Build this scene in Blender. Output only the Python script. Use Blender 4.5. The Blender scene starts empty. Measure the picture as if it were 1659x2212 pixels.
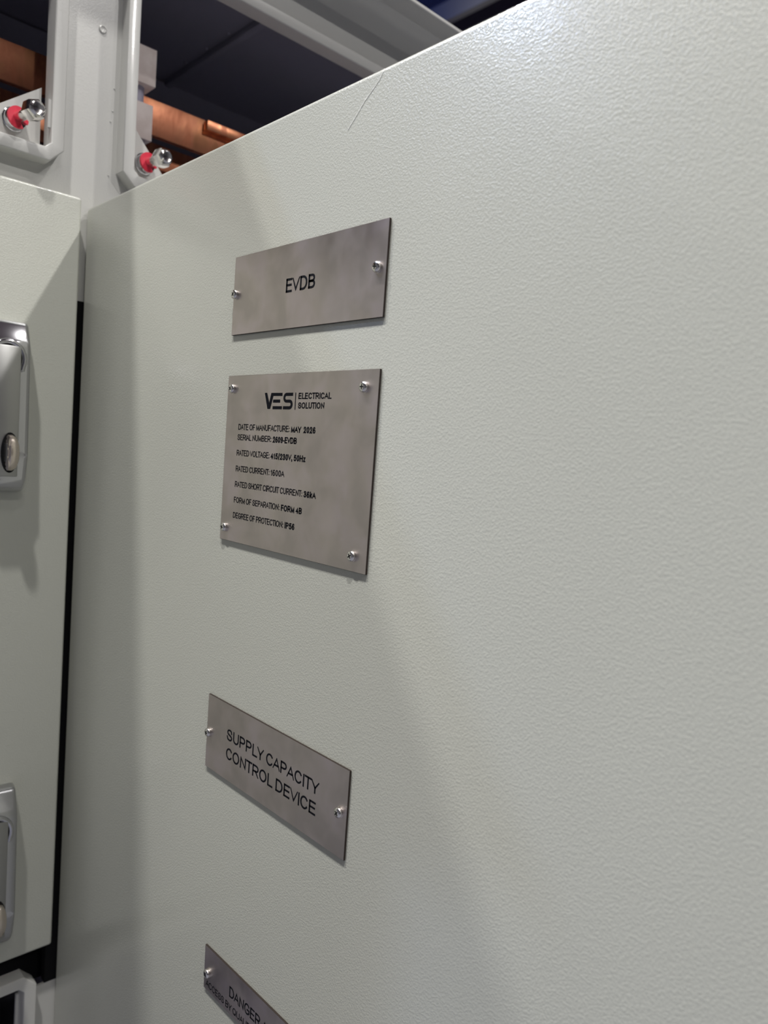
import bpy, bmesh, math, random
from mathutils import Vector, Matrix

random.seed(7)
sc = bpy.context.scene
C = sc.collection

# ------------------------------------------------------------------ camera
cam_d = bpy.data.cameras.new('camera')
cam = bpy.data.objects.new('camera', cam_d)
C.objects.link(cam)
sc.camera = cam
F_PX = 1613.07
cam_d.sensor_fit = 'HORIZONTAL'
cam_d.sensor_width = 36.0
cam_d.lens = 36.0 * F_PX / 1659.0
cam_d.clip_start = 0.01
cam_d.clip_end = 60.0
RW = ((0.7285220440145499, 0.0006411871676871503, 0.6850220582316151),
      (-0.6811308253634094, -0.1057620324028691, 0.7244827059645904),
      (0.07291385413364793, -0.994391261717957, -0.07661323968053207))
cam.matrix_world = Matrix(((RW[0][0], -RW[0][1], -RW[0][2], -0.357406),
                           (RW[1][0], -RW[1][1], -RW[1][2], -0.943170),
                           (RW[2][0], -RW[2][1], -RW[2][2], 1.540499),
                           (0, 0, 0, 1)))
cam_d.dof.use_dof = True
cam_d.dof.focus_distance = 0.62
cam_d.dof.aperture_fstop = 9.0

# ------------------------------------------------------------------ world, lamps of the hall, exposure
w = bpy.data.worlds.new('hall_air')
sc.world = w
w.use_nodes = True
w.node_tree.nodes['Background'].inputs[0].default_value = (0.72, 0.74, 0.80, 1)
w.node_tree.nodes['Background'].inputs[1].default_value = 0.15

LAMP_Z = 6.5
# rows of round high-bay lamps under the hall roof
for lx, ly, pw, col in ((-1.45, -7.2, 240, 0), (-1.45, -4.4, 60, 0), (-1.45, -1.7, 450, 0), (-1.7, 0.507, 480, 0), (-1.7, 2.6, 480, 0), (-1.7, 5.2, 200, 0),
                        (2.33, -7.2, 460, 0), (2.33, -4.4, 120, 0), (2.33, -1.7, 330, 0), (2.33, 2.6, 200, 0),
                        (-3.8, 2.9, 230, 1)):
    ld = bpy.data.lights.new('high_bay_light', 'AREA')
    ld.shape = 'DISK'
    ld.size = 0.20
    ld.energy = pw
    ld.color = ((1.0, 0.975, 0.955), (0.48, 0.62, 1.0))[col]
    lo = bpy.data.objects.new('high_bay_light', ld)
    lo.location = (lx, ly, LAMP_Z)
    C.objects.link(lo)

# added point light that brightens the hall roof behind the cabinet
pl = bpy.data.lights.new('roof_fill_light', 'POINT')
pl.energy = 90
pl.shadow_soft_size = 0.12
pl.color = (1.0, 0.97, 0.95)
po = bpy.data.objects.new('roof_fill_light', pl)
po.location = (8.4, 6.8, 5.6)
C.objects.link(po)

vs = sc.view_settings
vs.view_transform = 'Standard'
vs.look = 'None'
vs.gamma = 1.0
vs.use_curve_mapping = False
vs.exposure = -1.18


# ------------------------------------------------------------------ materials
def new_mat(name, col, rough=0.5, metal=0.0, spec=0.5, coat=0.0, coat_rough=0.1):
    m = bpy.data.materials.new(name)
    m.use_nodes = True
    b = m.node_tree.nodes['Principled BSDF']
    b.inputs['Base Color'].default_value = (*col, 1)
    b.inputs['Roughness'].default_value = rough
    b.inputs['Metallic'].default_value = metal
    b.inputs['Specular IOR Level'].default_value = spec
    b.inputs['Coat Weight'].default_value = coat
    b.inputs['Coat Roughness'].default_value = coat_rough
    return m


def nodes(m):
    return m.node_tree.nodes, m.node_tree.links, m.node_tree.nodes['Principled BSDF']


def noise(N, L, scale, detail=2.0, rough=0.5, coord=None, dist=0.0, mapping=None):
    if coord is None:
        coord = N.new('ShaderNodeTexCoord').outputs['Object']
    if mapping:
        mp = N.new('ShaderNodeMapping')
        mp.inputs['Scale'].default_value = mapping
        L.new(coord, mp.inputs['Vector'])
        coord = mp.outputs['Vector']
    n = N.new('ShaderNodeTexNoise')
    n.inputs['Scale'].default_value = scale
    n.inputs['Detail'].default_value = detail
    n.inputs['Roughness'].default_value = rough
    n.inputs['Distortion'].default_value = dist
    L.new(coord, n.inputs['Vector'])
    return n


def ramp(N, L, fac, stops):
    r = N.new('ShaderNodeValToRGB')
    el = r.color_ramp.elements
    el[0].position, el[0].color = stops[0][0], (*stops[0][1], 1)
    el[1].position, el[1].color = stops[-1][0], (*stops[-1][1], 1)
    for p, c in stops[1:-1]:
        e = el.new(p)
        e.color = (*c, 1)
    L.new(fac, r.inputs['Fac'])
    return r


def paint_mat(name, col, bump=0.21, scale=640, rough=0.34):
    m = new_mat(name, col, rough, 0.0, 0.5, 0.5, 0.13)
    N, L, b = nodes(m)
    n1 = noise(N, L, scale, 1.5, 0.45, dist=0.6)
    r1 = N.new('ShaderNodeMapRange')
    r1.interpolation_type = 'SMOOTHSTEP'
    r1.inputs['From Min'].default_value = 0.38
    r1.inputs['From Max'].default_value = 0.70
    L.new(n1.outputs['Fac'], r1.inputs['Value'])
    n2 = noise(N, L, scale * 0.16, 2.0, 0.5)
    mx = N.new('ShaderNodeMath')
    mx.operation = 'MULTIPLY_ADD'
    L.new(n2.outputs['Fac'], mx.inputs[0])
    mx.inputs[1].default_value = 0.5
    L.new(r1.outputs['Result'], mx.inputs[2])
    bp = N.new('ShaderNodeBump')
    bp.inputs['Strength'].default_value = bump
    bp.inputs['Distance'].default_value = 0.0005
    L.new(mx.outputs[0], bp.inputs['Height'])
    L.new(bp.outputs['Normal'], b.inputs['Normal'])
    bc = N.new('ShaderNodeBump')                # the clear film lies smoother than the colour under it
    bc.inputs['Strength'].default_value = bump * 0.35
    bc.inputs['Distance'].default_value = 0.0005
    L.new(mx.outputs[0], bc.inputs['Height'])
    L.new(bc.outputs['Normal'], b.inputs['Coat Normal'])
    # faint blotches of film thickness
    n3 = noise(N, L, 3.0, 3.0, 0.6)
    cr = ramp(N, L, n3.outputs['Fac'], [(0.3, tuple(c * 0.975 for c in col)), (0.7, tuple(min(1, c * 1.02) for c in col))])
    L.new(cr.outputs['Color'], b.inputs['Base Color'])
    return m


PAINT = paint_mat('grey_green_powder_coat', (0.535, 0.545, 0.482))
FRAME = paint_mat('frame_lit_powder_coat', (0.580, 0.578, 0.548), bump=0.06, scale=480, rough=0.33)  # door paint made lighter and pinker to carry the warm light on it
DARK = new_mat('dark_slate_lining', (0.22, 0.215, 0.27), 0.55)
BLACK = new_mat('black_rubber', (0.006, 0.006, 0.007), 0.8, spec=0.2)

STEEL = new_mat('brushed_stainless', (0.52, 0.485, 0.47), 0.30, 1.0)
N, L, b = nodes(STEEL)
n = noise(N, L, 26, 3, 0.55, dist=0.4)
r = ramp(N, L, n.outputs['Fac'], [(0.35, (0.33, 0.33, 0.33)), (0.62, (0.43, 0.43, 0.43))])
L.new(r.outputs['Color'], b.inputs['Roughness'])
n = noise(N, L, 34, 2.5, 0.5, dist=0.3)
r = ramp(N, L, n.outputs['Fac'], [(0.36, (0.55, 0.50, 0.47)), (0.5, (0.61, 0.55, 0.52)), (0.66, (0.66, 0.59, 0.585))])
L.new(r.outputs['Color'], b.inputs['Base Color'])
BURNT = new_mat('cut_plate_edge', (0.055, 0.042, 0.036), 0.5, 0.6)
INK = new_mat('black_engraving_ink', (0.006, 0.007, 0.011), 0.7, spec=0.12)
CHROME = new_mat('chrome', (0.56, 0.56, 0.58), 0.10, 1.0)
BRIGHT = new_mat('bright_zinc', (0.80, 0.78, 0.75), 0.16, 1.0)
SATIN = new_mat('satin_die_cast', (0.42, 0.42, 0.41), 0.36, 1.0)
NICKEL = new_mat('worn_nickel', (0.72, 0.64, 0.57), 0.22, 1.0)
RED = new_mat('red_fibre', (0.72, 0.030, 0.065), 0.45)
CREAM = new_mat('cream_insulator', (0.60, 0.515, 0.475), 0.5)
LILAC = new_mat('lilac_spacer', (0.42, 0.40, 0.50), 0.45)
N, L, b = nodes(CREAM)
n = noise(N, L, 45, 3, 0.6)
r = ramp(N, L, n.outputs['Fac'], [(0.38, (0.76, 0.65, 0.60)), (0.62, (0.85, 0.745, 0.70))])
L.new(r.outputs['Color'], b.inputs['Base Color'])

COPPER = new_mat('copper', (0.62, 0.255, 0.145), 0.38, 1.0)
N, L, b = nodes(COPPER)
n = noise(N, L, 40, 3, 0.6, dist=0.8, mapping=(1, 1, 0.45))
r = ramp(N, L, n.outputs['Fac'], [(0.35, (0.50, 0.19, 0.105)), (0.5, (0.60, 0.245, 0.14)), (0.66, (0.74, 0.33, 0.17))])
L.new(r.outputs['Color'], b.inputs['Base Color'])
r = ramp(N, L, n.outputs['Fac'], [(0.35, (0.48, 0.48, 0.48)), (0.66, (0.30, 0.30, 0.30))])
L.new(r.outputs['Color'], b.inputs['Roughness'])

FIBRE = new_mat('white_fibre', (0.92, 0.92, 0.93), 0.4)
fb_ = FIBRE.node_tree.nodes['Principled BSDF']
fb_.inputs['Subsurface Weight'].default_value = 1.0
fb_.inputs['Subsurface Radius'].default_value = (1, 1, 1)
fb_.inputs['Subsurface Scale'].default_value = 0.001
CONCRETE = new_mat('concrete', (0.12, 0.124, 0.15), 0.7)
N, L, b = nodes(CONCRETE)
n = noise(N, L, 2.2, 5, 0.6)
r = ramp(N, L, n.outputs['Fac'], [(0.35, (0.105, 0.109, 0.133)), (0.65, (0.135, 0.139, 0.165))])
L.new(r.outputs['Color'], b.inputs['Base Color'])
WALL = new_mat('hall_wall', (0.15, 0.15, 0.165), 0.8)
ROOFM = new_mat('hall_roof_sheet', (0.55, 0.43, 0.45), 0.7)
BLUE = new_mat('blue_girder_paint', (0.06, 0.11, 0.42), 0.5)


# ------------------------------------------------------------------ mesh helpers
def finish(name, bm, mat, parent=None, smooth=False, mats=None):
    me = bpy.data.meshes.new(name)
    bmesh.ops.recalc_face_normals(bm, faces=bm.faces)
    bm.to_mesh(me)
    bm.free()
    for mm in (mats or [mat]):
        me.materials.append(mm)
    if smooth:
        for p in me.polygons:
            p.use_smooth = True
        try:
            me.set_sharp_from_angle(angle=math.radians(40))
        except Exception:
            pass
    o = bpy.data.objects.new(name, me)
    C.objects.link(o)
    if parent is not None:
        o.parent = parent
    return o


def add_box(bm, x0, x1, y0, y1, z0, z1, bevel=0.0, seg=2):
    vs_ = [bm.verts.new((x, y, z)) for x in (x0, x1) for y in (y0, y1) for z in (z0, z1)]
    idx = ((0, 1, 3, 2), (4, 6, 7, 5), (0, 4, 5, 1), (2, 3, 7, 6), (0, 2, 6, 4), (1, 5, 7, 3))
    fs = [bm.faces.new([vs_[i] for i in f]) for f in idx]
    if bevel > 0:
        es = set(e for f in fs for e in f.edges)
        bmesh.ops.bevel(bm, geom=list(es), offset=bevel, segments=seg, profile=0.5, affect='EDGES', clamp_overlap=True)


def box(name, x0, x1, y0, y1, z0, z1, mat, parent=None, bevel=0.0, seg=2):
    bm = bmesh.new()
    add_box(bm, x0, x1, y0, y1, z0, z1, bevel, seg)
    return finish(name, bm, mat, parent, smooth=bevel > 0)


def add_prism(bm, pts, d):
    """pts: list of 3-D points of a planar outline; d: extrusion vector."""
    a = [bm.verts.new(p) for p in pts]
    e = [bm.verts.new(Vector(p) + Vector(d)) for p in pts]
    n_ = len(pts)
    fs = [bm.faces.new(a), bm.faces.new(e[::-1])]
    for i in range(n_):
        fs.append(bm.faces.new((a[i], e[i], e[(i + 1) % n_], a[(i + 1) % n_])))
    return fs


def prism(name, pts, d, mat, parent=None, bevel=0.0, seg=2):
    bm = bmesh.new()
    fs = add_prism(bm, pts, d)
    if bevel:
        es = set(e for f in fs for e in f.edges)
        bmesh.ops.bevel(bm, geom=list(es), offset=bevel, segments=seg, profile=0.5, affect='EDGES', clamp_overlap=True)
    return finish(name, bm, mat, parent, smooth=bevel > 0)


def add_lathe(bm, prof, origin, axis, seg=24):
    """prof: [(t along axis, radius)], closed by caps."""
    ax = Vector(axis).normalized()
    u = ax.orthogonal().normalized()
    v = ax.cross(u)
    o = Vector(origin)
    rings = []
    for t, r_ in prof:
        if r_ < 1e-7:
            rings.append([bm.verts.new(o + ax * t)])
        else:
            rings.append([bm.verts.new(o + ax * t + (u * math.cos(2 * math.pi * i / seg) + v * math.sin(2 * math.pi * i / seg)) * r_) for i in range(seg)])
    for a, c in zip(rings, rings[1:]):
        for i in range(seg):
            j = (i + 1) % seg
            if len(a) == 1 and len(c) == 1:
                continue
            if len(a) == 1:
                bm.faces.new((a[0], c[i], c[j]))
            elif len(c) == 1:
                bm.faces.new((a[i], c[0], a[j]))
            else:
                bm.faces.new((a[i], c[i], c[j], a[j]))
    if len(rings[0]) > 1:
        bm.faces.new(rings[0][::-1])
    if len(rings[-1]) > 1:
        bm.faces.new(rings[-1])


def lathe(name, prof, origin, axis, mat, parent=None, seg=24):
    bm = bmesh.new()
    add_lathe(bm, prof, origin, axis, seg)
    return finish(name, bm, mat, parent, smooth=True)


def add_tube(bm, pts, rad, seg=10):
    pts = [Vector(p) for p in pts]
    rings = []
    up = None
    for i, p in enumerate(pts):
        t = (pts[min(i + 1, len(pts) - 1)] - pts[max(i - 1, 0)]).normalized()
        u = t.orthogonal().normalized() if up is None else (up - t * up.dot(t)).normalized()
        up = u
        v = t.cross(u)
        rr = rad[i] if isinstance(rad, (list, tuple)) else rad
        rings.append([bm.verts.new(p + (u * math.cos(2 * math.pi * k / seg) + v * math.sin(2 * math.pi * k / seg)) * rr) for k in range(seg)])
    for a, c in zip(rings, rings[1:]):
        for i in range(seg):
            bm.faces.new((a[i], a[(i + 1) % seg], c[(i + 1) % seg], c[i]))
    bm.faces.new(rings[0][::-1])
    bm.faces.new(rings[-1])


def tube(name, pts, rad, mat, parent=None, seg=10):
    bm = bmesh.new()
    add_tube(bm, pts, rad, seg)
    return finish(name, bm, mat, parent, smooth=True)


def thing(name, label, cat, loc=(0, 0, 0), group=None):
    o = bpy.data.objects.new(name, None)
    o.empty_display_size = 0.05
    o['label'] = label
    o['category'] = cat
    if group:
        o['group'] = group
    C.objects.link(o)
    return o


def tag(o, label, cat, group=None):
    o['label'] = label
    o['category'] = cat
    if group:
        o['group'] = group
    return o


def struct(o, label=None, cat=None):
    o['kind'] = 'structure'
    if label:
        o['label'] = label
        o['category'] = cat
    return o


# ------------------------------------------------------------------ the hall
X0, X1, Y0, Y1, ZC = -8.0, 10.5, -11.0, 11.0, 7.2
struct(box('floor', X0, X1, Y0, Y1, -0.1, 0.0, CONCRETE), 'grey concrete hall floor', 'floor')
struct(box('ceiling', X0, X1, Y0, Y1, ZC, ZC + 0.1, ROOFM), 'pinkish brown sheet roof of the hall', 'ceiling')
struct(box('wall_left', X0 - 0.1, X0, Y0, Y1, 0, ZC, WALL), 'plain hall wall', 'wall')
struct(box('wall_right', X1, X1 + 0.1, Y0, Y1, 0, ZC, WALL), 'plain hall wall', 'wall')
struct(box('wall_back', X0, X1, Y1, Y1 + 0.1, 0, ZC, WALL), 'plain hall wall', 'wall')
struct(box('wall_front', X0, X1, Y0 - 0.1, Y0, 0, ZC, WALL), 'plain hall wall', 'wall')
g = thing('roof_girder', 'blurred blue steel girder under the hall roof above the cabinet', 'girder')
box('bottom_flange', 6.05, 6.33, Y0, Y1, 6.78, 6.81, BLUE, g)
box('web', 6.17, 6.20, Y0, Y1, 6.80, 7.2, BLUE, g)
for i, px in enumerate((6.62, 6.95, 7.3)):
    p = box('roof_purlin', px, px + 0.10, Y0, Y1, 7.02, 7.2, new_mat('purlin_paint_%d' % i, (0.06, 0.055, 0.10), 0.6))
    tag(p, ('dark purlin under the hall roof next to the blue girder', 'second dark roof purlin from the blue girder',
            'third dark roof purlin from the blue girder')[i], 'purlin', 'roof purlins beside the blue girder')

# ------------------------------------------------------------------ the switchboard cabinet
cab = thing('switchboard_cabinet', 'tall pale grey-green steel switchboard cabinet with its door swung open', 'cabinet')
XL, XR, YB, ZT = -0.66, 0.96, 0.46, 2.20
box('plinth', XL, XR, 0.02, YB, 0.0, 0.10, BLACK, cab)
box('side_panel', XL, XL + 0.003, 0.0, YB, 0.10, ZT, FRAME, cab)
box('side_panel', XR - 0.003, XR, 0.0, YB, 0.10, ZT, FRAME, cab)
box('back_panel', XL, XR, YB - 0.003, YB, 0.10, ZT, DARK, cab)
# roof: flat tray with a drip edge standing out over the front
prism('roof_canopy', [(XL - 0.02, -0.0745, 2.2285), (XL - 0.02, -0.0745, 2.2240), (XL - 0.02, -0.0730, 2.2225), (XL - 0.02, -0.044, 2.2205),
                      (XL - 0.02, -0.040, 2.2225), (XL - 0.02, 0.0, 2.198), (XL - 0.02, YB + 0.02, 2.198), (XL - 0.02, YB + 0.02, 2.2285)],
      (XR - XL + 0.04, 0, 0), FRAME, cab, bevel=0.0006, seg=2)
box('chamber_roof', XL + 0.003, 0.288, 0.004, YB - 0.003, 2.190, 2.1985, DARK, cab)
box('chamber_roof', 0.292, XR - 0.003, 0.004, YB - 0.003, 2.186, 2.1985, DARK, cab)
box('roof_seam', 0.284, 0.296, 0.006, YB - 0.003, 2.180, 2.192, DARK, cab, bevel=0.002)
for k, yy in enumerate((0.10, 0.17, 0.24, 0.31)):
    lathe('rivet', [(0, 0.004), (0.0015, 0.0036), (0.0026, 0.0018), (0.003, 0)], (0.278, yy, 2.190), (0, 0, -1), DARK, cab, 10)
box('chamber_floor', XL + 0.003, XR - 0.003, 0.004, YB - 0.003, 1.836, 1.840, DARK, cab)
box('chamber_back', XL + 0.003, XR - 0.003, 0.40, 0.404, 1.840, 2.186, DARK, cab)
# front frame
box('header_panel', XL, XR, 0.0, 0.004, 2.130, 2.199, FRAME, cab)
prism('mullion_frame', [(XL, 0, 1.700), (XR, 0, 1.700), (XR, 0, 1.8605), (0.0495, 0, 1.8605), (0.0495, 0, 2.135),
                        (-0.0495, 0, 2.135), (-0.0495, 0, 1.8605), (XL, 0, 1.8605)], (0, 0.004, 0), FRAME, cab)
box('stile', XL, -0.610, 0.0, 0.004, 0.10, 1.700, FRAME, cab)
box('stile', 0.905, XR, 0.0, 0.004, 0.10, 1.700, FRAME, cab)
box('stile', XL, -0.610, 0.0, 0.004, 1.8605, 2.130, FRAME, cab)
box('stile', 0.905, XR, 0.0, 0.004, 1.8605, 2.130, FRAME, cab)
box('seal_strip', -0.0125, 0.036, 0.0005, 0.012, 0.822, 1.700, BLACK, cab)
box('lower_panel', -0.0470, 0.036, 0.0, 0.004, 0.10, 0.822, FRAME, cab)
box('recess_shade_panel', -0.612, 0.036, 0.045, 0.049, 0.80, 0.95, BLACK, cab)  # black sheet stands in for the deep shade below the closed door
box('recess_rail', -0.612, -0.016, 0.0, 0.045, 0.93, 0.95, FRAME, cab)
box('compartment_lining', -0.60, -0.05, 0.10, 0.104, 0.10, 1.70, DARK, cab)
box('compartment_lining', 0.04, 0.90, 0.40, 0.404, 0.10, 1.70, DARK, cab)
box('partition', 0.036, 0.040, 0.004, YB - 0.003, 0.10, 1.836, DARK, cab)


def chamfered(x0, x1, z0, z1, c):
    return [(x0 + c, z0), (x1 - c, z0), (x1, z0 + c), (x1, z1 - c), (x1 - c, z1), (x0 + c, z1), (x0, z1 - c), (x0, z0 + c)]


def opening_rim(x0, x1, z0, z1, wdt=0.0148, yf=-0.020, yb=0.006, co=0.0155, ci=0.0065):
    """Folded lip standing proud around an opening (outer outline x0..x1, z0..z1)."""
    bm = bmesh.new()
    o = chamfered(x0, x1, z0, z1, co)
    i_ = chamfered(x0 + wdt, x1 - wdt, z0 + wdt, z1 - wdt, ci)
    loops = []
    for pts, y in ((o, 0.0), (o, yf), (i_, yf), (i_, yb)):
        loops.append([bm.verts.new((x, y, z)) for x, z in pts])
    bev = []
    for a, c in zip(loops, loops[1:]):
        for k in range(8):
            bm.faces.new((a[k], a[(k + 1) % 8], c[(k + 1) % 8], c[k]))
    bm.edges.ensure_lookup_table()
    front = set(loops[1]) | set(loops[2])
    for e in bm.edges:
        if e.verts[0] in front and e.verts[1] in front:
            same = (e.verts[0] in loops[1]) == (e.verts[1] in loops[1])
            if same:
                bev.append(e)
    bmesh.ops.bevel(bm, geom=bev, offset=0.0016, segments=3, profile=0.5, affect='EDGES')
    return finish('opening_rim', bm, FRAME, cab, smooth=True)


opening_rim(-0.615, -0.0348, 1.8472, 2.1440)
opening_rim(0.0350, 0.915, 1.8472, 2.1440)
opening_rim(-0.615, -0.0290, 0.14, 0.8560)

# triangular gussets that carry the captive bolts of the missing covers
GY = 0.004
prism('gusset', [(-0.0545, GY, 1.862), (-0.0545, GY, 1.9335), (-0.165, GY, 1.8500), (-0.165, GY, 1.846), (-0.0545, GY, 1.846)][0:5],
      (0, 0.003, 0), FRAME, cab)
prism('gusset', [(0.0545, GY, 1.846), (0.0545, GY, 1.9320), (0.0645, GY, 1.9200), (0.128, GY, 1.846)], (0, 0.003, 0), FRAME, cab)
box('stop_tab', -0.0530, -0.0490, -0.0165, -0.0135, 1.885, 1.916, FRAME, cab)
# raised dot and paint pips on the mullion
lathe('hole_plug', [(0, 0.0048), (0.0010, 0.0046), (0.0016, 0.0036), (0.0012, 0.0030), (0.0012, 0)], (0.0113, 0, 2.0243), (0, -1, 0), FRAME, cab, 20)
for px, pz in ((0.0275, 1.935), (0.0285, 1.962), (0.0255, 1.922), (0.0255, 1.858)):
    lathe('paint_pip', [(0, 0.0011), (0.0008, 0.0008), (0.0011, 0)], (px, 0, pz), (0, -1, 0), FRAME, cab, 8)


RED_GAP = -20


def captive_bolt(base, tip, rot):
    base, tip = Vector(base), Vector(tip)
    ax = (tip - base).normalized()
    ln = (tip - base).length
    u = Vector((0, 0, 1)).cross(ax).normalized()
    v = ax.cross(u)
    # shank and hex head with rounded nose
    bm = bmesh.new()
    add_lathe(bm, [(-0.012, 0.0056), (ln - 0.016, 0.0056)], base, ax, 20)
    hx = [(ln - 0.0195, 0.0098, 0), (ln - 0.0186, 0.0113, 0), (ln - 0.006, 0.0113, 0), (ln - 0.0032, 0.0098, 0)]
    rings = []
    for t, r_, _ in hx:
        rings.append([bm.verts.new(base + ax * t + (u * math.cos(rot + k * math.pi / 3) + v * math.sin(rot + k * math.pi / 3)) * r_) for k in range(6)])
    for a, c in zip(rings, rings[1:]):
        for k in range(6):
            bm.faces.new((a[k], a[(k + 1) % 6], c[(k + 1) % 6], c[k]))
    bm.faces.new(rings[0][::-1])
    bm.faces.new(rings[-1])
    add_lathe(bm, [(ln - 0.0045, 0.0092), (ln - 0.0026, 0.0088), (ln - 0.0012, 0.0076), (ln - 0.0004, 0.0062), (ln - 0.0009, 0.0050), (ln - 0.0014, 0)], base, ax, 20)
    bo = finish('captive_bolt', bm, BRIGHT, cab, smooth=True)
    bo['label'] = 'shiny hex bolt with a red washer'
    # cup washer
    bm = bmesh.new()
    add_lathe(bm, [(0.000, 0.0128), (0.0008, 0.0130), (0.0016, 0.0120), (0.0078, 0.0116), (0.0086, 0.0110), (0.0086, 0.004)], base, ax, 28)
    finish('cup_washer', bm, CHROME, bo, smooth=True)
    # red split washer
    bm = bmesh.new()
    a0 = math.radians(RED_GAP)
    nseg = 30
    span = math.radians(318)
    loops = []
    for k in range(nseg + 1):
        an = a0 + span * k / nseg
        d = u * math.cos(an) + v * math.sin(an)
        sh = 0.0016 * k / nseg
        loops.append([bm.verts.new(base + ax * (t + sh) + d * r_) for t, r_ in ((0.0088, 0.0056), (0.0088, 0.0119), (0.0116, 0.0119), (0.0116, 0.0056))])
    for a, c in zip(loops, loops[1:]):
        for k in range(4):
            bm.faces.new((a[k], a[(k + 1) % 4], c[(k + 1) % 4], c[k]))
    bm.faces.new(loops[0])
    bm.faces.new(loops[-1][::-1])
    rw = finish('red_washer', bm, RED, bo, smooth=True)
    rw['label'] = 'red split fibre washer'
    return bo


captive_bolt((-0.0838, 0.0035, 1.8875), (-0.0755, -0.055, 1.8871), 0.35)
captive_bolt((0.0722, 0.0035, 1.8870), (0.0777, -0.050, 1.8856), 0.1)

# ------------------------------------------------------------------ doors of the cabinet
door = box('door', 0.0, 0.028, -0.905, -0.003, 0.12, 1.8108, PAINT, cab, bevel=0.0045, seg=4)
door['label'] = 'wide powder-coated door swung open, carrying the steel nameplates'
ldoor = box('door', -0.606, -0.0140, -0.0250, -0.0005, 0.8895, 1.8150, PAINT, cab, bevel=0.0035, seg=4)
ldoor['label'] = 'closed narrow door with two chrome swing handles'

def swing_handle(dz, HX):
    x0, x1 = HX - 0.029, HX + 0.0275
    prof = [(-0.0245, 1.6600), (-0.0400, 1.6575), (-0.0555, 1.6330), (-0.0565, 1.5100), (-0.0520, 1.4790), (-0.0440, 1.4690), (-0.0245, 1.4660)]
    bm = bmesh.new()
    fs = add_prism(bm, [(x0, y, z + dz) for y, z in prof], (x1 - x0, 0, 0))
    for v_ in bm.verts:                       # flanks draw in towards the front
        k = (-0.0245 - v_.co.y) / 0.032
        v_.co.x = HX + (v_.co.x - HX) * (1.0 - 0.13 * k)
    bmesh.ops.bevel(bm, geom=list(set(e for f_ in fs for e in f_.edges)), offset=0.0048, segments=4, profile=0.5, affect='EDGES', clamp_overlap=True)
    finish('handle_body', bm, CHROME, ldoor, smooth=True)
    prism('handle_lever', [(HX - 0.0205, -0.0570, 1.486 + dz), (HX + 0.0125, -0.0570, 1.486 + dz), (HX + 0.0125, -0.0570, 1.6290 + dz), (HX - 0.0205, -0.0570, 1.6290 + dz)],
          (0, -0.0045, 0), SATIN, ldoor, bevel=0.0014)
    pts = []
    for k in range(15):
        an = math.pi - math.pi * k / 14 * 1.06
        pts.append((HX - 0.0010 + 0.0172 * math.cos(an), -0.0585, 1.6150 + dz + 0.0185 * math.sin(an)))
    pts = [(pts[0][0], -0.0585, 1.604 + dz)] + pts + [(pts[-1][0] - 0.0022, -0.0585, 1.603 + dz)]
    tube('handle_grip_loop', pts, 0.0030, CHROME, ldoor, 10)
    # keyhole recess and thumb turn
    bm = bmesh.new()
    ring0 = [bm.verts.new((HX + 0.0035 + 0.0092 * math.cos(a), -0.0612, 1.5125 + dz + 0.0222 * math.sin(a))) for a in [2 * math.pi * k / 28 for k in range(28)]]
    ring1 = [bm.verts.new((v_.co.x, -0.0622, v_.co.z)) for v_ in ring0]
    for k in range(28):
        bm.faces.new((ring0[k], ring0[(k + 1) % 28], ring1[(k + 1) % 28], ring1[k]))
    bm.faces.new(ring1)
    bm.faces.new(ring0[::-1])
    finish('lock_recess', bm, BLACK, ldoor, smooth=True)
    bm = bmesh.new()
    add_lathe(bm, [(0, 0.0135), (0.0008, 0.0150), (0.0008, 0.0172), (0.0022, 0.0196), (0.0060, 0.0200), (0.0100, 0.0178), (0.0124, 0.0125), (0.0130, 0.0)], (0, 0, 0), (1, 0, 0), 32)
    for v_ in bm.verts:
        v_.co.y *= 0.62
        v_.co = Vector((HX - 0.0020 + v_.co.x, -0.0650 + v_.co.y, 1.5125 + dz + v_.co.z))
    kn = finish('thumb_turn', bm, NICKEL, ldoor, smooth=True)
    kn['label'] = 'nickel thumb turn of the lock'
    bm = bmesh.new()
    add_box(bm, HX - 0.0024, HX - 0.0016, -0.0705, -0.0610, 1.5025 + dz, 1.5225 + dz, 0.0003, 1)
    finish('turn_slot', bm, SATIN, ldoor)


swing_handle(0.0, -0.0985)
swing_handle(-0.5405, -0.0945)

# ------------------------------------------------------------------ busbars and their support in the open chamber
tag(box('copper_busbar', -0.62, 0.90, 0.120, 0.130, 1.9735, 2.0230, COPPER, None, 0.0012, 2),
    'wide bare copper busbar passing behind the cream insulator blocks', 'busbar', None)
tag(box('copper_busbar', -0.62, 0.90, 0.222, 0.232, 1.950, 2.0040, COPPER, None, 0.0012, 2),
    'shadowed copper busbar lying lower and behind the wide bright one', 'busbar', None)
jp = box('copper_joint_plate', 0.2160, 0.330, 0.1090, 0.1205, 2.006, 2.0205, COPPER, None, 0.0010, 2)
tag(jp, 'short copper joint plate fixed on the upper edge of the wide busbar', 'joint plate')

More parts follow.
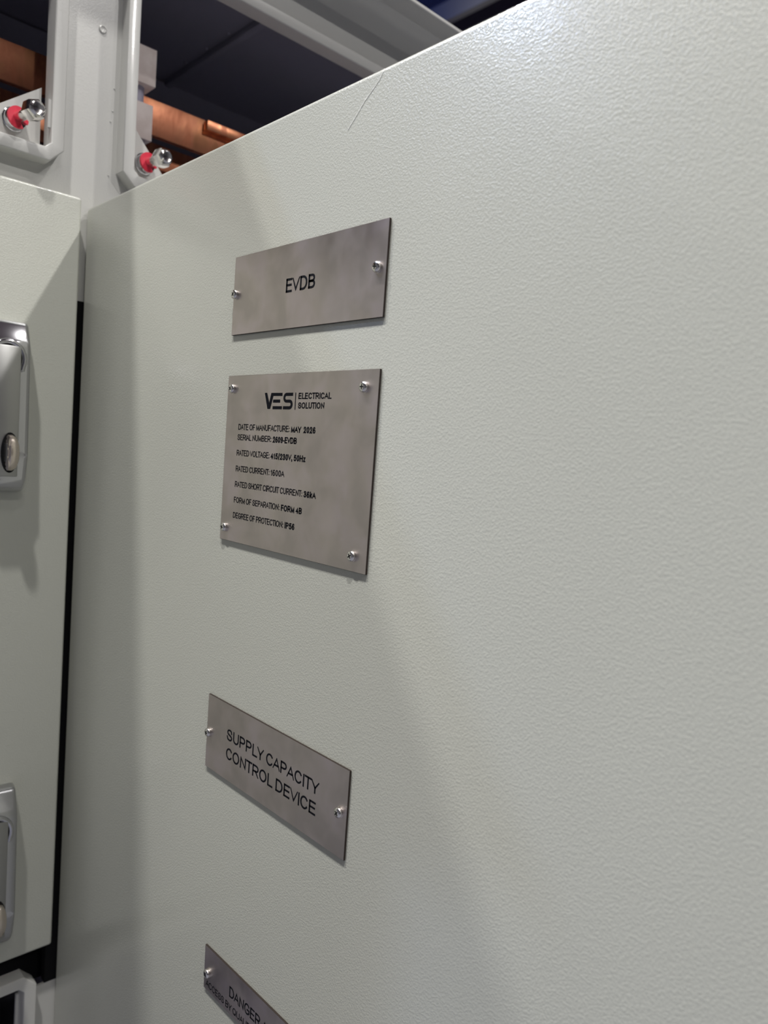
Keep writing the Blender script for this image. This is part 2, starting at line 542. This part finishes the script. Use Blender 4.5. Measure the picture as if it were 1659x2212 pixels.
sup = thing('busbar_support', 'cream insulator blocks stacked on a rod in front of the copper busbar', 'insulator')
box('insulator_block', 0.070, 0.1185, 0.0800, 0.1210, 2.0205, 2.0700, CREAM, sup, 0.0008, 2)
box('insulator_block', 0.070, 0.1165, 0.0800, 0.1210, 1.9480, 1.9955, CREAM, sup, 0.0008, 2)
lathe('spacer_rod', [(0, 0.0090), (0.0270, 0.0090)], (0.1010, 0.099, 1.9945), (0, 0, 1), LILAC, sup, 24)
lathe('threaded_rod', [(0, 0.0030), (0.1190, 0.0030)], (0.0985, 0.099, 2.0690), (0, 0, 1), SATIN, sup, 12)
bm = bmesh.new()
for k in range(6):
    pass
rings = [[bm.verts.new((0.0985 + 0.0065 * math.cos(k * math.pi / 3), 0.099 + 0.0065 * math.sin(k * math.pi / 3), z)) for k in range(6)] for z in (2.0698, 2.0758)]
for k in range(6):
    bm.faces.new((rings[0][k], rings[0][(k + 1) % 6], rings[1][(k + 1) % 6], rings[1][k]))
bm.faces.new(rings[0][::-1])
bm.faces.new(rings[1])
finish('lock_nut', bm, SATIN, sup)
box('stand_off', 0.082, 0.108, 0.085, 0.115, 1.8400, 1.9482, DARK, sup)


# ------------------------------------------------------------------ nameplates on the open door
PX = -0.0019          # front face of the plates


def spline(pts, n_=6):
    out_ = []
    P_ = [pts[0]] + list(pts) + [pts[-1]]
    for i in range(1, len(P_) - 2):
        p0, p1, p2, p3 = (Vector(q) for q in P_[i - 1:i + 3])
        for k in range(n_):
            t_ = k / n_
            out_.append(tuple(0.5 * ((2 * p1) + (p2 - p0) * t_ + (2 * p0 - 5 * p1 + 4 * p2 - p3) * t_ ** 2 + (3 * p1 - p0 - 3 * p2 + p3) * t_ ** 3)))
    out_.append(tuple(pts[-1]))
    return out_


def arc(cx, cz, rx, rz, d0, d1, n_=10):
    return [(cx + rx * math.cos(math.radians(d0 + (d1 - d0) * k / n_)), cz + rz * math.sin(math.radians(d0 + (d1 - d0) * k / n_))) for k in range(n_ + 1)]


O_ = arc(0.5, 0.5, 0.5, 0.5, 90, 450, 24)
S_ = spline([(0.95, 0.74), (0.82, 0.94), (0.5, 1), (0.17, 0.93), (0.05, 0.745), (0.17, 0.60), (0.5, 0.51), (0.86, 0.40), (1, 0.25), (0.84, 0.06), (0.5, 0), (0.15, 0.07), (0, 0.29)])
P_BOWL = [(0, 1), (0.55, 1)] + arc(0.55, 0.73, 0.45, 0.27, 90, -90, 10) + [(0.55, 0.46), (0, 0.46)]
SIX = spline([(0.86, 0.90), (0.70, 0.985), (0.50, 1), (0.16, 0.86), (0, 0.45), (0.10, 0.12), (0.5, 0), (0.88, 0.09), (1, 0.30), (0.88, 0.50), (0.52, 0.575), (0.18, 0.49), (0.02, 0.34)])
STEM = [(0, 0), (0, 1)]
# plain sans-serif capitals and figures: (width, centre-line strokes in a unit box)
GLYPH = {
    'A': (0.95, [[(0, 0), (0.5, 1), (1, 0)], [(0.18, 0.33), (0.82, 0.33)]]),
    'B': (0.84, [STEM, [(0, 1), (0.55, 1)] + arc(0.55, 0.76, 0.38, 0.24, 90, -90, 8) + [(0, 0.52)],
                 [(0, 0.52), (0.58, 0.52)] + arc(0.58, 0.26, 0.42, 0.26, 90, -90, 8) + [(0, 0)]]),
    'C': (0.92, [arc(0.53, 0.5, 0.53, 0.5, 38, 322, 20)]),
    'D': (0.92, [STEM, [(0, 1), (0.42, 1)] + arc(0.42, 0.5, 0.58, 0.5, 90, -90, 14) + [(0, 0)]]),
    'E': (0.80, [STEM, [(0, 1), (0.97, 1)], [(0, 0.525), (0.90, 0.525)], [(0, 0), (1, 0)]]),
    'F': (0.74, [STEM, [(0, 1), (1, 1)], [(0, 0.515), (0.86, 0.515)]]),
    'G': (0.98, [arc(0.52, 0.5, 0.52, 0.5, 40, 305, 20) + [(1, 0.17), (1, 0.45), (0.56, 0.45)]]),
    'H': (0.88, [STEM, [(1, 0), (1, 1)], [(0, 0.525), (1, 0.525)]]),
    'I': (0.0, [STEM]),
    'L': (0.72, [[(0, 1), (0, 0), (1, 0)]]),
    'M': (1.02, [[(0, 0), (0, 1), (0.5, 0), (1, 1), (1, 0)]]),
    'N': (0.88, [[(0, 0), (0, 1), (1, 0), (1, 1)]]),
    'O': (1.02, [O_]),
    'P': (0.82, [STEM, P_BOWL]),
    'Q': (1.02, [O_, [(0.62, 0.22), (0.98, 0.0)]]),
    'R': (0.88, [STEM, P_BOWL, [(0.52, 0.46), (1, 0)]]),
    'S': (0.84, [S_]),
    'T': (0.86, [[(0, 1), (1, 1)], [(0.5, 0), (0.5, 1)]]),
    'U': (0.88, [[(0, 1), (0, 0.36)] + arc(0.5, 0.36, 0.5, 0.36, 180, 360, 12) + [(1, 1)]]),
    'V': (0.95, [[(0, 1), (0.5, 0), (1, 1)]]),
    'Y': (0.93, [[(0, 1), (0.5, 0.42)], [(1, 1), (0.5, 0.42)], [(0.5, 0.44), (0.5, 0)]]),
    'k': (0.62, [STEM, [(0.9, 0.70), (0.06, 0.26)], [(0.30, 0.42), (0.98, 0)]]),
    'z': (0.60, [[(0.04, 0.68), (0.96, 0.68), (0.04, 0), (1, 0)]]),
    '0': (0.70, [O_]),
    '1': (0.42, [[(0.0, 0.74), (0.85, 1), (0.85, 0)]]),
    '2': (0.70, [spline([(0.03, 0.70), (0.13, 0.92), (0.48, 1), (0.84, 0.92), (0.95, 0.73), (0.82, 0.50), (0.45, 0.24), (0.03, 0)]) + [(1, 0)]]),
    '3': (0.70, [spline([(0.02, 0.84), (0.18, 0.96), (0.48, 1), (0.82, 0.93), (0.90, 0.75), (0.78, 0.57), (0.45, 0.53)]),
                 spline([(0.45, 0.53), (0.84, 0.47), (1, 0.27), (0.84, 0.06), (0.48, 0), (0.18, 0.05), (0, 0.17)])]),
    '4': (0.74, [[(0.74, 0), (0.74, 1), (0, 0.30), (1, 0.30)]]),
    '5': (0.70, [[(0.92, 1), (0.2, 1), (0.10, 0.55)], spline([(0.10, 0.55), (0.3, 0.64), (0.55, 0.665), (0.88, 0.57), (1, 0.34), (0.86, 0.08), (0.48, 0), (0.18, 0.045), (0, 0.15)])]),
    '6': (0.70, [SIX]),
    '9': (0.70, [[(1 - q[0], 1 - q[1]) for q in SIX]]),
    ':': (0.0, [[(0, 0.06), (0, 0.08)], [(0, 0.62), (0, 0.64)]]),
    ',': (0.05, [[(1, 0.08), (0, -0.16)]]),
    '-': (0.34, [[(0, 0.36), (1, 0.36)]]),
    '/': (0.42, [[(0, -0.05), (1, 1.05)]]),
}


def ribbon(bm, pts, hw, zlo, zhi):
    """Flat stroke of half width hw along pts [(a, z)], square ends, cut level at the cap and base lines."""
    q = [Vector(p) for p in pts]
    q = [p for i, p in enumerate(q) if i == 0 or (p - q[i - 1]).length > 1e-7]
    closed = (q[0] - q[-1]).length < 1e-6 and len(q) > 3
    if not closed:
        q[0] = q[0] + (q[0] - q[1]).normalized() * hw
        q[-1] = q[-1] + (q[-1] - q[-2]).normalized() * hw
    else:
        q = q[:-1]
    n_ = len(q)
    pairs = []
    for i in range(n_):
        d0 = (q[i] - q[i - 1]).normalized() if (i > 0 or closed) else None
        d1 = (q[(i + 1) % n_] - q[i]).normalized() if (i < n_ - 1 or closed) else None
        d0 = d0 or d1
        d1 = d1 or d0
        n0, n1 = Vector((-d0.y, d0.x)), Vector((-d1.y, d1.x))
        m_ = n0 + n1
        if m_.length < 0.05:
            m_ = n0
        m_.normalize()
        ln = hw / max(0.16, m_.dot(n0))
        row = []
        for s_ in (1, -1):
            v_ = q[i] + m_ * ln * s_
            if (v_.y > zhi or v_.y < zlo) and abs(m_.y) > 1e-6:      # slide back along the mitre to the line
                t_ = ((zhi if v_.y > zhi else zlo) - q[i].y) / (m_.y * s_)
                v_ = q[i] + m_ * max(t_, 0.0) * s_
            row.append(bm.verts.new((PX - 0.00012, -v_.x, v_.y)))
        pairs.append(row)
    rng = range(n_) if closed else range(n_ - 1)
    for i in rng:
        a_, b_ = pairs[i], pairs[(i + 1) % n_]
        try:
            f_ = bm.faces.new((a_[0], a_[1], b_[1], b_[0]))
            f_.normal_update()
            if f_.normal.x > 0:
                f_.normal_flip()
        except ValueError:
            pass


def lettering(parent, body, a0, a1, z0, cap, wt=0.13, gap=0.17, space=0.34, mat=INK):
    """Flat print from a0 to a1 along the plate (metres from the hinge), baseline z0, capital height cap, stroke weight wt*cap."""
    x = 0.0
    run = []
    for ch in body:
        if ch == ' ':
            x += space
            continue
        w_, st = GLYPH[ch]
        tight = gap * (0.35 if ch in 'AVYT' else 0.8 if ch in 'COQGS' else 1.0)
        if run:
            x += tight
        run.append((x, w_, st))
        x += max(w_, wt) if w_ else wt
        if ch in 'AVYLT':
            x -= gap * 0.45
    s_ = wt * cap
    sx = (a1 - a0 - s_) / (x - wt)
    bm = bmesh.new()
    for gx, w_, st in run:
        left = a0 + s_ / 2 + gx * sx
        wid = max(0.0, w_ - wt) * sx
        for pl in st:
            pts = [(left + px_ * wid, z0 + s_ / 2 + pz_ * (cap - s_)) for px_, pz_ in pl]
            over = 0.4 * cap if any(pz_ < -0.01 or pz_ > 1.01 for _, pz_ in pl) else 0.0
            ribbon(bm, pts, s_ / 2, z0 - over, z0 + cap + over)
    me = bpy.data.meshes.new('lettering')
    bm.to_mesh(me)
    bm.free()
    me.materials.append(mat)
    o = bpy.data.objects.new('lettering', me)
    C.objects.link(o)
    o.parent = parent
    o['label'] = 'black lettering ' + ' '.join(body.split())
    return o


def plate(name, label, a0, a1, z0, z1, group=None):
    t = thing(name, label, 'nameplate', group=group)
    bm = bmesh.new()
    add_box(bm, PX, 0.0, -a1, -a0, z0, z1, 0.00025, 1)
    for f_ in bm.faces:
        f_.material_index = 0 if f_.normal.x < -0.9 or f_.calc_center_median().x < PX + 0.0001 else 1
    o = finish('plate', bm, None, t, mats=[STEEL, BURNT])
    return t


# one pan-head screw with a cross recess, built about the origin facing -x
bm = bmesh.new()
R_ = 0.0041
prof = [(0.0, R_ * 0.80), (0.0009, R_ * 0.80), (0.0009, R_ * 0.97), (0.0013, R_), (0.0020, R_), (0.0028, R_ * 0.93), (0.0034, R_ * 0.78), (0.0037, R_ * 0.58), (0.00375, R_ * 0.50)]
add_lathe(bm, prof, (0, 0, 0), (-1, 0, 0), 28)
screw0 = finish('screw', bm, BRIGHT, None, smooth=True)
bm = bmesh.new()
cw, cl, xd = 0.00048, 0.0019, -0.00383
out = [(cw, cl), (-cw, cl), (-cw, cw), (-cl, cw), (-cl, -cw), (-cw, -cw), (-cw, -cl), (cw, -cl), (cw, -cw), (cl, -cw), (cl, cw), (cw, cw)]
add_prism(bm, [(xd, p_[0], p_[1]) for p_ in out], (0.0004, 0, 0))
cross0 = finish('cross_recess', bm, BLACK, screw0)
bm = bmesh.new()
add_lathe(bm, [(0, 0.0041), (0.0008, 0.0041), (0.0009, 0.0039)], (0, 0, 0), (-1, 0, 0), 28)
wash0 = finish('washer', bm, BRIGHT, screw0, smooth=True)
_used = [False]


def put_screw(parent, a, z, rot):
    if _used[0]:
        s = screw0.copy()
        C.objects.link(s)
        for ch in (cross0, wash0):
            c = ch.copy()
            C.objects.link(c)
            c.parent = s
    else:
        s = screw0
        _used[0] = True
    s.parent = parent
    s.location = (PX + 0.0001, -a, z)
    s.rotation_euler = (rot, 0, 0)


t = plate('nameplate', 'stainless nameplate reading EVDB, topmost on the open door', 0.3537, 0.5515, 1.6357, 1.7034)
lettering(t, 'EVDB', 0.4330, 0.4712, 1.6645, 0.0112, 0.165)
put_screw(t, 0.5431, 1.6706, 0.15)
put_screw(t, 0.3580, 1.6708, 0.9)

t = plate('rating_plate', 'large square-cornered steel rating plate with maker logo and seven lines of data', 0.3533, 0.5527, 1.4539, 1.6000)
for a, z, ro in ((0.3623, 1.5886, 0.6), (0.5383, 1.5873, 0.05), (0.3615, 1.4655, 0.4), (0.5377, 1.4654, 1.0)):
    put_screw(t, a, z, ro)
for body, a0, a1, z0, bold in (
        ('DATE OF MANUFACTURE:', 0.3741, 0.4499, 1.5527, 0.155), ('MAY  2026', 0.4521, 0.4838, 1.5525, 0.215),
        ('SERIAL NUMBER:', 0.3737, 0.4252, 1.5437, 0.155), ('2609-EVDB', 0.4276, 0.4606, 1.5435, 0.215),
        ('RATED VOLTAGE:', 0.3737, 0.4240, 1.5301, 0.155), ('415/230V, 50Hz', 0.4260, 0.4735, 1.5299, 0.215),
        ('RATED CURRENT:', 0.3737, 0.4254, 1.5162, 0.155), ('1600A', 0.4274, 0.4463, 1.5162, 0.165),
        ('RATED SHORT CIRCUIT CURRENT:', 0.3737, 0.4722, 1.5025, 0.155), ('36kA', 0.4742, 0.4893, 1.5024, 0.215),
        ('FORM OF SEPARATION:', 0.3735, 0.4428, 1.4887, 0.155), ('FORM 4B', 0.4451, 0.4731, 1.4887, 0.215),
        ('DEGREE OF PROTECTION:', 0.3735, 0.4493, 1.4751, 0.155), ('IP56', 0.4515, 0.4647, 1.4751, 0.215)):
    lettering(t, body, a0, a1, z0, 0.0052, bold)
lettering(t, 'ELECTRICAL', 0.4594, 0.5004, 1.5791, 0.0050, 0.20)
lettering(t, 'SOLUTION', 0.4596, 0.4928, 1.5716, 0.0050, 0.20)


def flat(name, parent, polys):
    bm = bmesh.new()
    for pts in polys:
        bm.faces.new([bm.verts.new((PX - 0.00012, -a, z)) for a, z in pts])
    for f_ in bm.faces:
        f_.normal_update()
        if f_.normal.x > 0:
            f_.normal_flip()
    bmesh.ops.triangulate(bm, faces=bm.faces[:])
    me = bpy.data.meshes.new(name)
    bm.to_mesh(me)
    bm.free()
    me.materials.append(INK)
    o = bpy.data.objects.new(name, me)
    C.objects.link(o)
    o.parent = parent
    return o


flat('logo_letter_v', t, [[(0.4119, 1.5845), (0.4152, 1.5845), (0.4191, 1.5761), (0.4208, 1.5711), (0.4171, 1.5711)],
                          [(0.4191, 1.5761), (0.4215, 1.5844), (0.4248, 1.5844), (0.4246, 1.5818), (0.4208, 1.5711)]])
flat('logo_letter_e', t, [[(0.4248, 1.5844), (0.4373, 1.5843), (0.4373, 1.5817), (0.4246, 1.5818)],
                          [(0.4247, 1.5789), (0.4345, 1.5789), (0.4346, 1.5763), (0.4245, 1.5763)],
                          [(0.4244, 1.5735), (0.4375, 1.5735), (0.4376, 1.5709), (0.4245, 1.5709)]])
s_up = [(0.4518, 1.5843), (0.4518, 1.5817)] + arc(0.4430, 1.58025, 0.0016, 0.00145, 90, 270, 8) + [(0.4472, 1.5788), (0.4472, 1.5763)] \
    + arc(0.4432, 1.5803, 0.0042, 0.0040, 270, 90, 14)
s_lo = [(0.4472, 1.5788)] + arc(0.4478, 1.57485, 0.0042, 0.00395, 90, -90, 14) + [(0.4391, 1.5709), (0.4391, 1.5735)] \
    + arc(0.4478, 1.5749, 0.0016, 0.0014, -90, 90, 8) + [(0.4472, 1.5763)]
flat('logo_letter_s', t, [s_up, s_lo])
flat('logo_bar', t, [[(0.4549, 1.5843), (0.4558, 1.5843), (0.4561, 1.5707), (0.4552, 1.5707)]])

t = plate('nameplate', 'stainless nameplate reading SUPPLY CAPACITY CONTROL DEVICE in two lines', 0.3499, 0.5512, 1.2401, 1.3088)
lettering(t, 'SUPPLY CAPACITY', 0.3845, 0.5166, 1.2765, 0.0104, 0.145)
lettering(t, 'CONTROL DEVICE', 0.3848, 0.5150, 1.2594, 0.0106, 0.145)
put_screw(t, 0.3545, 1.2736, 0.3)
put_screw(t, 0.5433, 1.2745, 0.75)

t = plate('warning_plate', 'dark stainless warning plate beginning with DANGER, lowest on the open door', 0.3690, 0.5700, 1.0338, 1.0750)
lettering(t, 'DANGER A', 0.4129, 0.4715, 1.0497, 0.0098, 0.14)
lettering(t, 'ACCESS BY QUALIF', 0.3728, 0.4465, 1.0375, 0.0062, 0.14)
put_screw(t, 0.3765, 1.0512, 0.5)
# the plate hangs a little out of level, turned about its left screw
piv = Vector((0, -0.3765, 1.0512))
t.matrix_world = Matrix.Translation(piv) @ Matrix.Rotation(math.radians(-1.3), 4, 'X') @ Matrix.Translation(-piv)

# ------------------------------------------------------------------ loose fibre caught on the door paint
fb = tube('loose_fibre', [(-0.0002, -0.5330, 1.8085), (-0.00035, -0.5285, 1.8030), (-0.0002, -0.5229, 1.7984), (-0.0003, -0.5140, 1.7925),
                          (-0.00035, -0.5060, 1.7850), (-0.0002, -0.4968, 1.7765)], 0.00015, FIBRE, None, 6)
tag(fb, 'fine white fibre stuck on the open door just below its top edge', 'fibre')
